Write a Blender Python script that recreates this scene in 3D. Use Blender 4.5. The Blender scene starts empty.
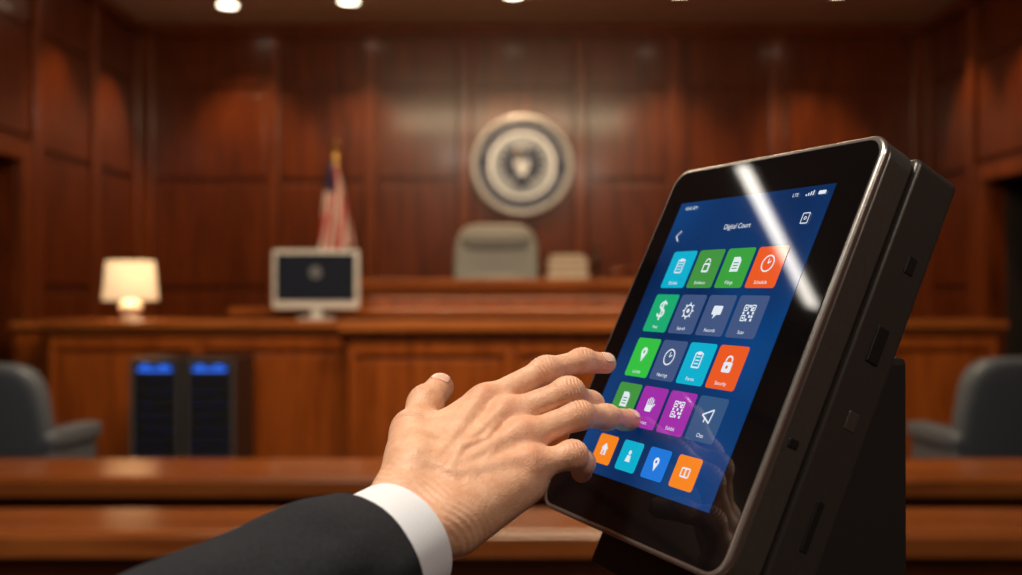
import bpy, bmesh, math, random
import numpy as np
from mathutils import Vector, Matrix, noise
random.seed(3)
scene = bpy.context.scene
COL = scene.collection
try:
    scene.view_settings.view_transform = 'Standard'
    scene.view_settings.look = 'None'
except Exception: pass

# ------------------------------------------------------------------ materials
def base_mat(name):
    m = bpy.data.materials.new(name); m.use_nodes = True
    nt = m.node_tree; b = nt.nodes['Principled BSDF']
    return m, nt, b

def plain(name, col, rough=0.5, metal=0.0, bump=0.0, bscale=200, var=0.12, coat=0.0, sheen=0.0):
    m, nt, b = base_mat(name)
    b.inputs['Roughness'].default_value = rough
    b.inputs['Metallic'].default_value = metal
    b.inputs['Coat Weight'].default_value = coat
    b.inputs['Sheen Weight'].default_value = sheen
    tc = nt.nodes.new('ShaderNodeTexCoord')
    n = nt.nodes.new('ShaderNodeTexNoise'); n.inputs['Scale'].default_value = bscale
    nt.links.new(tc.outputs['Object'], n.inputs['Vector'])
    r = nt.nodes.new('ShaderNodeValToRGB')
    r.color_ramp.elements[0].position = .3; r.color_ramp.elements[1].position = .7
    r.color_ramp.elements[0].color = tuple(c*(1-var) for c in col)+(1,)
    r.color_ramp.elements[1].color = tuple(min(1, c*(1+var)) for c in col)+(1,)
    nt.links.new(n.outputs['Fac'], r.inputs['Fac'])
    nt.links.new(r.outputs['Color'], b.inputs['Base Color'])
    if bump > 0:
        bp = nt.nodes.new('ShaderNodeBump'); bp.inputs['Strength'].default_value = bump
        bp.inputs['Distance'].default_value = .002
        nt.links.new(n.outputs['Fac'], bp.inputs['Height'])
        nt.links.new(bp.outputs['Normal'], b.inputs['Normal'])
    return m

def wood(name, dark, light, rough=0.3, axis='Z', coat=0.3, scale=1.0):
    m, nt, b = base_mat(name)
    tc = nt.nodes.new('ShaderNodeTexCoord'); mp = nt.nodes.new('ShaderNodeMapping')
    s = {'Z': (9, 9, .7), 'X': (.7, 9, 9), 'Y': (9, .7, 9)}[axis]
    mp.inputs['Scale'].default_value = tuple(v*scale for v in s)
    n = nt.nodes.new('ShaderNodeTexNoise'); n.inputs['Scale'].default_value = 1.6
    n.inputs['Detail'].default_value = 9; n.inputs['Distortion'].default_value = 1.2
    n2 = nt.nodes.new('ShaderNodeTexNoise'); n2.inputs['Scale'].default_value = 14; n2.inputs['Detail'].default_value = 4
    nt.links.new(tc.outputs['Object'], mp.inputs['Vector'])
    nt.links.new(mp.outputs['Vector'], n.inputs['Vector']); nt.links.new(mp.outputs['Vector'], n2.inputs['Vector'])
    mx = nt.nodes.new('ShaderNodeMath'); mx.operation = 'MULTIPLY_ADD'; mx.inputs[1].default_value = .3
    nt.links.new(n2.outputs['Fac'], mx.inputs[0]); nt.links.new(n.outputs['Fac'], mx.inputs[2])
    r = nt.nodes.new('ShaderNodeValToRGB')
    r.color_ramp.elements[0].position = .42; r.color_ramp.elements[1].position = .82
    r.color_ramp.elements[0].color = dark+(1,); r.color_ramp.elements[1].color = light+(1,)
    nt.links.new(mx.outputs[0], r.inputs['Fac']); nt.links.new(r.outputs['Color'], b.inputs['Base Color'])
    b.inputs['Roughness'].default_value = rough
    b.inputs['Specular IOR Level'].default_value = .3
    b.inputs['Coat Weight'].default_value = coat; b.inputs['Coat Roughness'].default_value = .13
    return m

def emis(name, col, strength=1.0, rough=0.04, base=(0.004, 0.004, 0.005)):
    m, nt, b = base_mat(name)
    b.inputs['Base Color'].default_value = base+(1,)
    b.inputs['Roughness'].default_value = rough
    b.inputs['Emission Color'].default_value = col+(1,)
    b.inputs['Emission Strength'].default_value = strength
    return m

def srgb(r, g, b):
    f = lambda c: ((c/255+.055)/1.055)**2.4 if c > 10 else c/255/12.92
    return (f(r), f(g), f(b))

WALLW = wood('wall_wood', (0.045, 0.0078, 0.0014), (0.125, 0.0255, 0.0042), .30, coat=.22)
PILW = wood('pilaster_wood', (0.070, 0.0135, 0.0025), (0.165, 0.037, 0.0068), .30, coat=.22)
DESKW = wood('desk_wood', (0.15, 0.031, 0.0045), (0.32, 0.080, 0.013), .28)
DESKT = wood('desk_top_wood', (0.22, 0.060, 0.012), (0.40, 0.125, 0.030), .24, 'X')
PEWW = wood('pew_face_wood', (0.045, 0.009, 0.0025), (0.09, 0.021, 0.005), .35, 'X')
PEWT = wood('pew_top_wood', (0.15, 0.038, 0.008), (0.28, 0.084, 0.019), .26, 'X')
CEIL = plain('ceiling_plaster', (0.52, 0.46, 0.39), .8, bscale=6, var=.05)
FLOORM = wood('floor_carpet_wood', (0.03, 0.012, 0.006), (0.06, 0.025, 0.012), .5, 'Y')
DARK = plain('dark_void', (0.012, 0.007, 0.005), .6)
SILV = plain('brushed_silver', (0.74, 0.76, 0.77), .36, .4, bscale=40)
LETT = plain('seal_lettering', (0.34, 0.36, 0.40), .4, .2, bscale=40)
NAVY = plain('seal_navy', (0.010, 0.020, 0.065), .45, .0, bscale=30)
GOLD = plain('gold', (0.55, 0.36, 0.12), .3, 1.0, bscale=30)
LEATH = plain('grey_leather', (0.085, 0.102, 0.125), .38, bump=.3, bscale=60)
LEATHL = plain('light_grey_leather', (0.18, 0.185, 0.18), .45, bump=.3, bscale=60)
BLACKP = plain('black_plastic', (0.010, 0.010, 0.012), .4, bscale=80)
RACKG = plain('rack_frame', (0.13, 0.13, 0.14), .35, .5, bscale=80)
CHROME = plain('chrome', (0.5, 0.5, 0.5), .2, 1.0)
WHITEP = plain('white_plastic', (0.58, 0.58, 0.57), .4, bscale=20, var=.04)

# ------------------------------------------------------------------ mesh helpers
class MB:
    def __init__(self): self.v = []; self.f = []; self.mi = []; self.mats = []
    def _m(self, mat):
        if mat not in self.mats: self.mats.append(mat)
        return self.mats.index(mat)
    def add(self, vs, fs, mat, M=None):
        o = len(self.v)
        for p in vs:
            p = Vector(p)
            self.v.append(M @ p if M is not None else p)
        k = self._m(mat)
        for f in fs: self.f.append([i+o for i in f]); self.mi.append(k)
    def box(self, x0, x1, y0, y1, z0, z1, mat, M=None):
        if x0 > x1: x0, x1 = x1, x0
        if y0 > y1: y0, y1 = y1, y0
        if z0 > z1: z0, z1 = z1, z0
        vs = [(x0,y0,z0),(x1,y0,z0),(x1,y1,z0),(x0,y1,z0),(x0,y0,z1),(x1,y0,z1),(x1,y1,z1),(x0,y1,z1)]
        self.add(vs, [(3,2,1,0),(4,5,6,7),(0,1,5,4),(1,2,6,5),(2,3,7,6),(3,0,4,7)], mat, M)
    def prism(self, pts, z0, z1, mat, M=None):
        n = len(pts)
        vs = [(p[0],p[1],z0) for p in pts]+[(p[0],p[1],z1) for p in pts]
        fs = [tuple(range(n-1,-1,-1)), tuple(range(n,2*n))]+[(i,(i+1)%n,(i+1)%n+n,i+n) for i in range(n)]
        self.add(vs, fs, mat, M)
    def lathe(self, prof, mat, M=None, seg=40, cap=True):
        vs = []; fs = []; n = len(prof)
        for r, z in prof:
            for j in range(seg):
                a = 2*math.pi*j/seg; vs.append((r*math.cos(a), r*math.sin(a), z))
        for i in range(n-1):
            for j in range(seg):
                k = (j+1) % seg
                fs.append((i*seg+j, i*seg+k, (i+1)*seg+k, (i+1)*seg+j))
        if cap:
            fs.append(tuple(range(seg-1,-1,-1))); fs.append(tuple((n-1)*seg+j for j in range(seg)))
        self.add(vs, fs, mat, M)
    def build(self, name, parent=None, bevel=0, smooth=False, bseg=2, fix=True):
        me = bpy.data.meshes.new(name)
        me.from_pydata([tuple(p) for p in self.v], [], self.f)
        for m in self.mats: me.materials.append(m)
        for p, k in zip(me.polygons, self.mi): p.material_index = k; p.use_smooth = smooth
        if fix:
            bm = bmesh.new(); bm.from_mesh(me); bmesh.ops.recalc_face_normals(bm, faces=bm.faces); bm.to_mesh(me); bm.free()
        if smooth:
            try: me.set_sharp_from_angle(angle=math.radians(35))
            except Exception: pass
        o = bpy.data.objects.new(name, me); COL.objects.link(o)
        if bevel > 0:
            b = o.modifiers.new('bevel', 'BEVEL'); b.width = bevel; b.segments = bseg; b.limit_method = 'ANGLE'
            b.angle_limit = math.radians(40)
        if parent is not None: attach(o, parent)
        return o

def attach(o, parent):
    o.parent = parent; o.matrix_parent_inverse = parent.matrix_basis.inverted()

def empty(name, M):
    e = bpy.data.objects.new(name, None); e.empty_display_size = .1
    COL.objects.link(e); e.matrix_basis = M
    return e

def rrect(w, h, r, n=8, cx=0, cy=0):
    pts = []
    for sx, sy, a0 in ((1,-1,-90),(1,1,0),(-1,1,90),(-1,-1,180)):
        for i in range(n+1):
            a = math.radians(a0+90*i/n)
            pts.append((cx+sx*(w/2-r)+r*math.cos(a), cy+sy*(h/2-r)+r*math.sin(a)))
    return pts

def T(x, y, z): return Matrix.Translation((x, y, z))
def Rz(d): return Matrix.Rotation(math.radians(d), 4, 'Z')
def Rx(d): return Matrix.Rotation(math.radians(d), 4, 'X')
def Ry(d): return Matrix.Rotation(math.radians(d), 4, 'Y')

def spow(v, e): return math.copysign(abs(v)**e, v)
def superell(cx, cy, cz, sx, sy, sz, e=.35, nu=40, nv=24, fn=None):
    vs = []; fs = []
    for i in range(nv+1):
        et = -math.pi/2+math.pi*i/nv
        for j in range(nu):
            w = 2*math.pi*j/nu
            x = sx*spow(math.cos(et), e)*spow(math.cos(w), e)
            y = sy*spow(math.cos(et), e)*spow(math.sin(w), e)
            z = sz*spow(math.sin(et), e)
            if fn: x, y, z = fn(x, y, z)
            vs.append((cx+x, cy+y, cz+z))
    for i in range(nv):
        for j in range(nu):
            k = (j+1) % nu
            fs.append((i*nu+j, i*nu+k, (i+1)*nu+k, (i+1)*nu+j))
    return vs, fs

# ------------------------------------------------------------------ room shell
XL, XR, YB, YF, ZC = -3.71, 4.14, 10.0, -3.0, 4.12
b = MB(); b.box(XL-.3, XR+.3, YF-.2, YB+.2, -.1, 0, FLOORM); b.build('floor')
b = MB(); b.box(XL-.3, XR+.3, YF-.2, YB+.2, ZC, ZC+.12, CEIL)
b.build('ceiling')
# back wall
b = MB(); b.box(XL-.15, XR+.15, YB, YB+.15, 0, ZC, WALLW)
pil = [-3.62, -2.38, -1.40, -.46, .69, 1.63, 2.65, 4.05]
for x in pil: b.box(x-.055, x+.055, YB-.05, YB, 0, 4.0, PILW)
rows = [(.15, 1.45), (1.52, 2.52), (2.59, 3.42), (3.50, 3.96)]
for i in range(len(pil)-1):
    x0, x1 = pil[i]+.075, pil[i+1]-.075
    for z0, z1 in rows:
        b.box(x0, x1, YB-.022, YB, z0, z1, WALLW)
b.build('wall_back', bevel=.008)
b = MB(); b.box(XL, XR, YB-.06, YB, 4.02, 4.08, PILW); b.box(XL, XR, YB-.08, YB, 4.08, ZC, PILW)
b.build('trim_1', bevel=.01)
# side walls with door openings
def side_wall(name, X, sgn, d0, d1, dz, pils):
    b = MB()
    xo = X+sgn*.15
    b.box(X, xo, YF, d0, 0, ZC, WALLW); b.box(X, xo, d1, YB, 0, ZC, WALLW); b.box(X, xo, d0, d1, dz, ZC, WALLW)
    # recess behind opening
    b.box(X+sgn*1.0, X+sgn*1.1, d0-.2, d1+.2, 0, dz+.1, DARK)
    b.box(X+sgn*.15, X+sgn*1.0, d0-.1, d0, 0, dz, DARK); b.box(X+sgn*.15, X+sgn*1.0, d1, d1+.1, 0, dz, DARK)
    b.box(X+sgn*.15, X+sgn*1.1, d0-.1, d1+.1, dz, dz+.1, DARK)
    # casing
    b.box(X, X-sgn*.06, d0-.14, d0, 0, dz+.14, PILW); b.box(X, X-sgn*.06, d1, d1+.14, 0, dz+.14, PILW)
    b.box(X, X-sgn*.06, d0, d1, dz, dz+.14, PILW)
    for i in range(len(pils)-1):
        y0, y1 = pils[i]+.09, pils[i+1]-.09
        for z0, z1 in rows:
            if y0 < d1+.14 and y1 > d0-.14:
                if z1 < dz+.16: continue
                z0 = max(z0, dz+.2)
            b.box(X, X-sgn*.025, y0, y1, z0, z1, WALLW)
    for y in pils:
        if d0-.1 < y < d1+.1: b.box(X, X-sgn*.06, y-.06, y+.06, dz+.14, 4.0, PILW)
        else: b.box(X, X-sgn*.06, y-.06, y+.06, 0, 4.0, PILW)
    b.box(X, X-sgn*.07, YF, YB-.1, 4.02, ZC, PILW)
    return b.build(name, bevel=.008)
side_wall('wall_left', XL, -1, 6.2, 7.5, 2.46, [-2.9, -1.2, .5, 2.2, 3.9, 5.2, 6.3, 7.75, 8.85, 9.85])
side_wall('wall_right', XR, 1, 7.4, 8.66, 2.42, [-2.9, -1.2, .5, 2.2, 3.9, 5.2, 6.4, 7.6, 8.9, 9.85])
b = MB(); b.box(XL-.15, XR+.15, YF-.15, YF, 0, ZC, WALLW); b.build('wall_front')
for nm, bx in (('baseboard_back', (XL, XR, YB-.07, YB, 0, .14)), ('baseboard_left', (XL, XL+.07, 7.7, YB, 0, .14)),
               ('baseboard_right', (XR-.07, XR, 8.85, YB, 0, .14))):
    b = MB(); b.box(*bx, PILW); b.build(nm, bevel=.01)

# ------------------------------------------------------------------ bench / desks
def panels(b, x0, x1, y, z0, z1, n, fw=.09, frame=DESKW, inner=DESKW):
    """frame-and-panel front facing -Y built out from plane y"""
    b.box(x0, x1, y-.03, y, z1-fw, z1, frame); b.box(x0, x1, y-.03, y, z0, z0+fw, frame)
    w = (x1-x0)/n
    for i in range(n+1):
        xc = x0+w*i; a0 = max(x0, xc-fw/2); a1 = min(x1, xc+fw/2)
        b.box(a0, a1, y-.03, y, z0+fw, z1-fw, frame)
    for i in range(n):
        b.box(x0+w*i+fw/2+.04, x0+w*(i+1)-fw/2-.04, y-.022, y, z0+fw+.04, z1-fw-.04, inner)

b = MB()
# lower (clerk) tier
b.box(-3.25, 3.42, 7.05, 7.52, 0, 1.22, DESKW)
panels(b, -3.25, -1.15, 7.05, .1, 1.16, 2)
panels(b, 1.15, 3.42, 7.05, .1, 1.16, 3)
b.box(-3.30, 3.47, 6.96, 7.545, 1.22, 1.268, DESKT)
b.box(-3.27, 3.44, 7.0, 7.05, 1.17, 1.22, DESKT)
b.box(-3.27, 3.44, 6.98, 7.05, 0, .12, DESKW)
# central projecting section
b.box(-1.12, 1.12, 6.90, 7.05, 0, 1.22, DESKW)
panels(b, -1.12, 1.12, 6.90, .1, 1.14, 2, .1)
b.box(-1.18, 1.18, 6.80, 7.1, 1.20, 1.269, DESKT)
b.build('clerk_desk', bevel=.008)
b = MB()
# middle tier
b.box(-2.1, 2.1, 7.62, 8.2, 0, 1.33, DESKW)
b.box(-2.14, 2.14, 7.56, 8.22, 1.29, 1.345, DESKT)
b.box(-1.2, 1.3, 7.66, 8.2, 1.33, 1.42, DESKW)
# judge tier
b.box(-1.2, 1.3, 8.2, 8.75, 0, 1.52, DESKW)
b.box(-1.26, 1.36, 8.1, 8.8, 1.52, 1.57, DESKT)
b.box(-1.23, 1.33, 8.14, 8.2, 1.47, 1.52, DESKT)
b.build('judges_bench', bevel=.008)
b = MB(); b.box(-2.0, 2.2, 8.82, 9.90, 0, .70, PEWW); b.build('judge_platform', bevel=.01)
# side gate to left wall
b = MB(); b.box(XL+.07, -3.32, 7.3, 7.4, 0, 1.2, DESKW); b.box(XL+.07, -3.32, 7.26, 7.44, 1.2, 1.25, DESKT)
b.box(XL+.12, -3.38, 7.27, 7.3, .2, 1.1, DESKW)
b.build('swing_gate', bevel=.006)

# front rails / tables
def pew(name, y0, y1, x0, x1, zt=.80):
    b = MB()
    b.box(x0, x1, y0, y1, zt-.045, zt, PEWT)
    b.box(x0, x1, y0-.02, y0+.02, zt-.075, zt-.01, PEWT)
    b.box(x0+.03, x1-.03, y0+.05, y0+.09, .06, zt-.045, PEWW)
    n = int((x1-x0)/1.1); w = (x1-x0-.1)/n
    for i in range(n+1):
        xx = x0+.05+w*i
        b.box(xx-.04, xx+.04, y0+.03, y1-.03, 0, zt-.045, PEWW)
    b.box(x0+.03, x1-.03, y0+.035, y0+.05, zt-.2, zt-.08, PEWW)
    return b.build(name, bevel=.008)
pew('wooden_bench', 3.70, 4.10, -3.5, 3.9)
pew('wooden_bench', 2.87, 3.18, -3.5, 3.9)

# ------------------------------------------------------------------ seal
root = empty('courthouse_seal', T(.11, 9.97, 2.715))
M = T(.11, 9.97, 2.715) @ Rx(90)
b = MB()
b.lathe([(.001,0),(.47,0),(.495,.01),(.505,.04),(.495,.065),(.470,.070),(.458,.055),(.45,.03),(.001,.03)], SILV, M, 72)
b.lathe([(.458,.028),(.458,.036),(.325,.036),(.325,.028)], NAVY, M, 72, cap=False)
b.lathe([(.330,.028),(.328,.052),(.308,.052),(.305,.028)], SILV, M, 72, cap=False)
b.lathe([(.001,.03),(.30,.03),(.30,.036),(.001,.037)], plain('seal_center', (.28,.32,.37), .4, .1), M, 72)
b.build('disc', root, smooth=True, fix=True)
b = MB()
txt = 44
for i in range(txt):   # lettering blocks round the band
    if i in (10, 11, 33, 32): continue
    a = 2*math.pi*i/txt
    hh = .020+.012*random.random()
    b.box(-.010, .010, .368, .368+hh*1.6, .036, .044, LETT, M @ Rz(math.degrees(a)))
b.build('lettering', root)
b = MB()
for s in (-1, 1):      # wings: layered feathers
    for k in range(7):
        a = math.radians(62-20*k); L = .24-.012*abs(k-2)
        x0, y0 = s*.03, .05-.012*k
        x1, y1 = s*(.03+L*math.cos(a)*.85), .02+L*math.sin(a)
        d = Vector((x1-x0, y1-y0)).normalized(); n = Vector((-d.y, d.x))*.022
        pts = [(x0-n.x, y0-n.y), (x1-n.x*.8-d.x*.02, y1-n.y*.8-d.y*.02), (x1, y1), (x1+n.x*.8-d.x*.02, y1+n.y*.8-d.y*.02), (x0+n.x, y0+n.y)]
        b.prism(pts, .036, .05+.001*k, NAVY, M)
b.prism([(-.07,.09),(.07,.09),(.07,-.02),(.045,-.07),(0,-.105),(-.045,-.07),(-.07,-.02)], .05, .064, SILV, M)
for k in range(4): b.box(-.052+.03*k, -.038+.03*k, -.06, .045, .064, .067, NAVY, M)
b.box(-.07, .07, .05, .09, .064, .067, NAVY, M)
b.prism([(.035*math.cos(t*math.pi/10), .13+.04*math.sin(t*math.pi/10)) for t in range(20)], .036, .062, NAVY, M)
b.prism([(-.03,.14),(-.075,.125),(-.03,.115)], .04, .06, GOLD, M)
b.prism([(-.04,-.09),(.04,-.09),(.085,-.22),(.03,-.2),(0,-.235),(-.03,-.2),(-.085,-.22)], .036, .055, NAVY, M)
b.build('eagle', root, bevel=.002)

# ------------------------------------------------------------------ flag
fx, fy = -1.66, 9.5
root = empty('american_flag', T(fx, fy, .70))
b = MB(); b.lathe([(.13,.70),(.13,.72),(.05,.75),(.018,.76),(.016,2.72),(.014,2.74)], GOLD, T(fx, fy, 0), 24)
b.lathe([(.014,2.72),(.03,2.75),(.012,2.78),(.035,2.82),(.025,2.87),(.002,2.92)], GOLD, T(fx, fy, 0), 20)
b.build('pole', root, smooth=True)
m, nt, bs = base_mat('flag_cloth')
uv = nt.nodes.new('ShaderNodeUVMap'); sep = nt.nodes.new('ShaderNodeSeparateXYZ'); nt.links.new(uv.outputs[0], sep.inputs[0])
def mth(op, a, bb=None):
    n = nt.nodes.new('ShaderNodeMath'); n.operation = op
    for i, v in enumerate((a, bb)):
        if v is None: continue
        if hasattr(v, 'links'): nt.links.new(v, n.inputs[i])
        else: n.inputs[i].default_value = v
    return n.outputs[0]
st = mth('GREATER_THAN', mth('FRACT', mth('MULTIPLY', mth('ADD', sep.outputs[0], mth('MULTIPLY', sep.outputs[1], .35)), 4.5)), .5)
mx = nt.nodes.new('ShaderNodeMix'); mx.data_type = 'RGBA'
nt.links.new(st, mx.inputs[0]); mx.inputs[6].default_value = (.55,.012,.015,1); mx.inputs[7].default_value = (.80,.76,.72,1)
cant = mth('MULTIPLY', mth('LESS_THAN', sep.outputs[1], .32), mth('LESS_THAN', sep.outputs[0], .62))
mx2 = nt.nodes.new('ShaderNodeMix'); mx2.data_type = 'RGBA'; nt.links.new(cant, mx2.inputs[0])
nt.links.new(mx.outputs[2], mx2.inputs[6]); mx2.inputs[7].default_value = (.02,.03,.10,1)
nt.links.new(mx2.outputs[2], bs.inputs['Base Color']); bs.inputs['Roughness'].default_value = .8
NU, NV = 60, 30; vs = []; uvs = []
for j in range(NV+1):
    t = j/NV; w = .08+.27*t**.8
    for i in range(NU+1):
        s = i/NU
        x = fx-.03+(s-.40)*w+.015*t*math.sin(9*s)
        y = fy-.03+.030*(.4+t)*math.sin(s*2*math.pi*2.6+t)
        z = 2.70-.86*t-.10*abs(s-.2)*(1-t)-.05*t*math.sin(s*5)
        vs.append((x, y, z)); uvs.append((s, t))
fs = [(j*(NU+1)+i, j*(NU+1)+i+1, (j+1)*(NU+1)+i+1, (j+1)*(NU+1)+i) for j in range(NV) for i in range(NU)]
me = bpy.data.meshes.new('cloth'); me.from_pydata(vs, [], fs); me.materials.append(m)
ul = me.uv_layers.new(name='UVMap')
for l in me.loops: ul.data[l.index].uv = uvs[l.vertex_index]
for p in me.polygons: p.use_smooth = True
o = bpy.data.objects.new('cloth', me); COL.objects.link(o); attach(o, root)
so = o.modifiers.new('s', 'SOLIDIFY'); so.thickness = .004

# ------------------------------------------------------------------ chairs
def chair(name, loc, rot, mat, seat=.50, back_top=1.08, w=.30, bw=.28):
    root = empty(name, T(*loc) @ Rz(rot)); M0 = T(*loc) @ Rz(rot)
    def part(nm, c, s, e=.35, fn=None, mt=mat):
        b = MB(); vs, fs = superell(*c, *s, e=e, fn=fn); b.add(vs, fs, mt, M0); return b.build(nm, root, smooth=True)
    # chair faces -Y locally; backrest at +Y
    part('seat', (0, 0, seat), (w, .29, .075), .4)
    hb = (back_top-seat-.02)/2
    part('backrest', (0, .27, seat+.04+hb), (bw, .075, hb), .42,
         lambda x, y, z: (x*(1-.10*(z/hb)**2 if z > 0 else 1), y+.10*(z/hb)*.6-.25*x*x, z))
    part('headrest_cushion', (0, .25, back_top-.14), (bw*.8, .075, .09), .5,
         lambda x, y, z: (x, y-.25*x*x, z))
    part('lumbar_cushion', (0, .21, seat+.25), (bw*.8, .07, .15), .5)
    for s, nm in ((-1, 'armrest_1'), (1, 'armrest_2')):
        part(nm, (s*(w+.03), .03, seat+.205), (.065, .25, .05), .5)
        part(nm+'_side', (s*(w+.03), .04, seat+.08), (.04, .22, .15), .35)
    b = MB(); b.lathe([(.03,.10),(.03,seat-.07),(.12,seat-.06),(.12,seat-.04)], CHROME, M0, 20)
    for k in range(5):
        Mk = M0 @ Rz(72*k+10)
        b.box(0, .30, -.025, .025, .075, .11, BLACKP, Mk)
        b.lathe([(.001,-.018),(.03,-.018),(.03,.018),(.001,.018)], BLACKP, Mk @ T(.29, 0, .03) @ Rx(90), 16)
    b.build('base', root, bevel=.004)
    return root
chair('leather_armchair', (-2.60, 5.35, 0), 172, LEATH, seat=.52, back_top=1.10, w=.245, bw=.30)
chair('leather_armchair', (2.52, 5.35, 0), 188, LEATH, seat=.52, back_top=1.13, w=.245, bw=.30)
chair('judge_chair', (-.14, 9.15, .70), 0, LEATHL, seat=.52, back_top=1.38, w=.33, bw=.40)

# ------------------------------------------------------------------ desk lamp
lx, ly, lz = -2.74, 7.2, 1.27
root = empty('table_lamp', T(lx, ly, lz))
b = MB(); b.lathe([(.06,0),(.07,.012),(.045,.025),(.075,.06),(.082,.09),(.06,.125),(.02,.145),(.012,.16),(.012,.24)], WHITEP, T(lx, ly, lz), 32)
b.build('base', root, smooth=True)
m, nt, bs = base_mat('lampshade')
bs.inputs['Base Color'].default_value = (.80,.66,.46,1); bs.inputs['Emission Color'].default_value = (1,.66,.34,1)
bs.inputs['Emission Strength'].default_value = .85; bs.inputs['Roughness'].default_value = .9
b = MB()
vs = []; fs = []; seg = 48
for r, z in ((.19,.14),(.165,.42)):
    for j in range(seg): vs.append((r*math.cos(2*math.pi*j/seg), r*math.sin(2*math.pi*j/seg), z))
fs = [(j, (j+1)%seg, seg+(j+1)%seg, seg+j) for j in range(seg)]
b.add(vs, fs, m, T(lx, ly, lz)); o = b.build('shade', root, smooth=True)
so = o.modifiers.new('s', 'SOLIDIFY'); so.thickness = .003

# ------------------------------------------------------------------ monitor
mx0, my0 = -1.42, 7.3
root = empty('desktop_monitor', T(mx0, my0, 1.27)); M = T(mx0, my0, 1.27) @ Rz(0)
SCR = emis('monitor_screen', (.006,.008,.012), .6, .15, (.01,.012,.016))
b = MB(); b.prism(rrect(.63,.43,.02), 0, .035, WHITEP, M @ T(0, 0, .29) @ Rx(90)); b.build('bezel', root, bevel=.006)
b = MB(); b.box(-.285, .285, -.040, -.034, .135, .475, SCR, M); b.build('screen', root)
b = MB(); b.lathe([(.001,0),(.045,0),(.045,.002),(.001,.002)], plain('emblem_grey', (.12,.13,.15)), M @ T(0, -.040, .34) @ Rx(90), 24)
b.build('screen_emblem', root)
b = MB(); b.box(-.04, .04, -.01, .02, .01, .1, WHITEP, M); b.prism(rrect(.26,.18,.04), 0, .012, WHITEP, M); b.build('stand', root, bevel=.004)

# books & desk items
root = empty('book_stack', T(.48, 8.5, 1.57))
b = MB(); z = 1.571
for k, (w, h, c) in enumerate(((.36,.06,(.26,.19,.12)),(.34,.055,(.10,.05,.03)),(.35,.05,(.33,.26,.17)),(.30,.045,(.2,.13,.08)))):
    mt = plain('book_%d' % k, c, .7); pg = plain('pages_%d' % k, (.55,.48,.38), .9)
    b.box(.48-w/2, .48+w/2, 8.4, 8.63, z, z+.006, mt); b.box(.48-w/2, .48+w/2, 8.4, 8.63, z+h-.006, z+h, mt)
    b.box(.48-w/2+.01, .48+w/2-.01, 8.405, 8.62, z+.006, z+h-.006, pg); b.box(.48-w/2, .48+w/2, 8.62, 8.63, z, z+h, mt); z += h
b.build('books', root, bevel=.002)
root = empty('gavel', T(.90, 8.35, 1.57))
b = MB(); b.lathe([(.001,0),(.07,0),(.07,.03),(.001,.03)], PEWW, T(.90, 8.35, 1.571), 28)
b.lathe([(.001,-.05),(.03,-.05),(.032,-.03),(.024,-.02),(.024,.02),(.032,.03),(.03,.05),(.001,.05)], DESKW, T(.90, 8.35, 1.633) @ Ry(90), 24)
b.lathe([(.008,0),(.012,.2),(.001,.21)], DESKW, T(.90, 8.35, 1.633) @ Rz(-60) @ Ry(80), 14)
b.build('mallet', root, smooth=True)
root = empty('bronze_statuette', T(.74, 8.6, 1.57))
b = MB(); b.lathe([(.05,0),(.05,.03),(.02,.04),(.03,.12),(.035,.2),(.015,.25),(.028,.28),(.02,.31),(.001,.325)], plain('bronze', (.05,.035,.02), .4, .8), T(.74, 8.62, 1.571), 20)
b.build('figure', root, smooth=True)

# ------------------------------------------------------------------ server racks
LED = emis('blue_led', (.03,.16,.9), 1.6); LED2 = emis('dim_blue_led', (.01,.035,.25), .35)
UNIT = plain('rack_unit', (.010,.012,.018), .35)
for cx in (-2.240, -1.895):
    root = empty('server_rack', T(cx, 6.55, 0))
    b = MB(); b.box(cx-.155, cx+.155, 6.3, 6.78, .03, 1.05, BLACKP)
    for sx in (-1, 1):
        b.box(cx+sx*.145-.010, cx+sx*.145+.010, 6.28, 6.3, .03, 1.05, RACKG)
        for yy in (6.36, 6.72): b.lathe([(.02,0),(.02,.03)], BLACKP, T(cx+sx*.13, yy, 0), 12)
    b.box(cx-.155, cx+.155, 6.28, 6.3, 1.03, 1.05, RACKG); b.box(cx-.155, cx+.155, 6.28, 6.3, .03, .05, RACKG)
    b.build('cabinet', root, bevel=.005)
    b = MB()
    for k in range(11):
        z0 = .10+.08*k; b.box(cx-.13, cx+.13, 6.286, 6.3, z0, z0+.065, UNIT)
    b.build('units', root, bevel=.003)
    b = MB(); b.box(cx-.105, cx+.105, 6.281, 6.286, .975, .990, LED); b.box(cx-.09, cx-.03, 6.281, 6.286, 1.0, 1.010, LED)
    b.box(cx+.03, cx+.09, 6.281, 6.286, 1.0, 1.010, LED)
    b.build('status_lights', root)
    b = MB()
    for k in range(11):
        for q in range(7):
            if random.random() < .5: b.box(cx-.11+.033*q, cx-.10+.033*q, 6.281, 6.285, .12+.08*k, .13+.08*k, LED2)
    b.build('indicator_leds', root)

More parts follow.
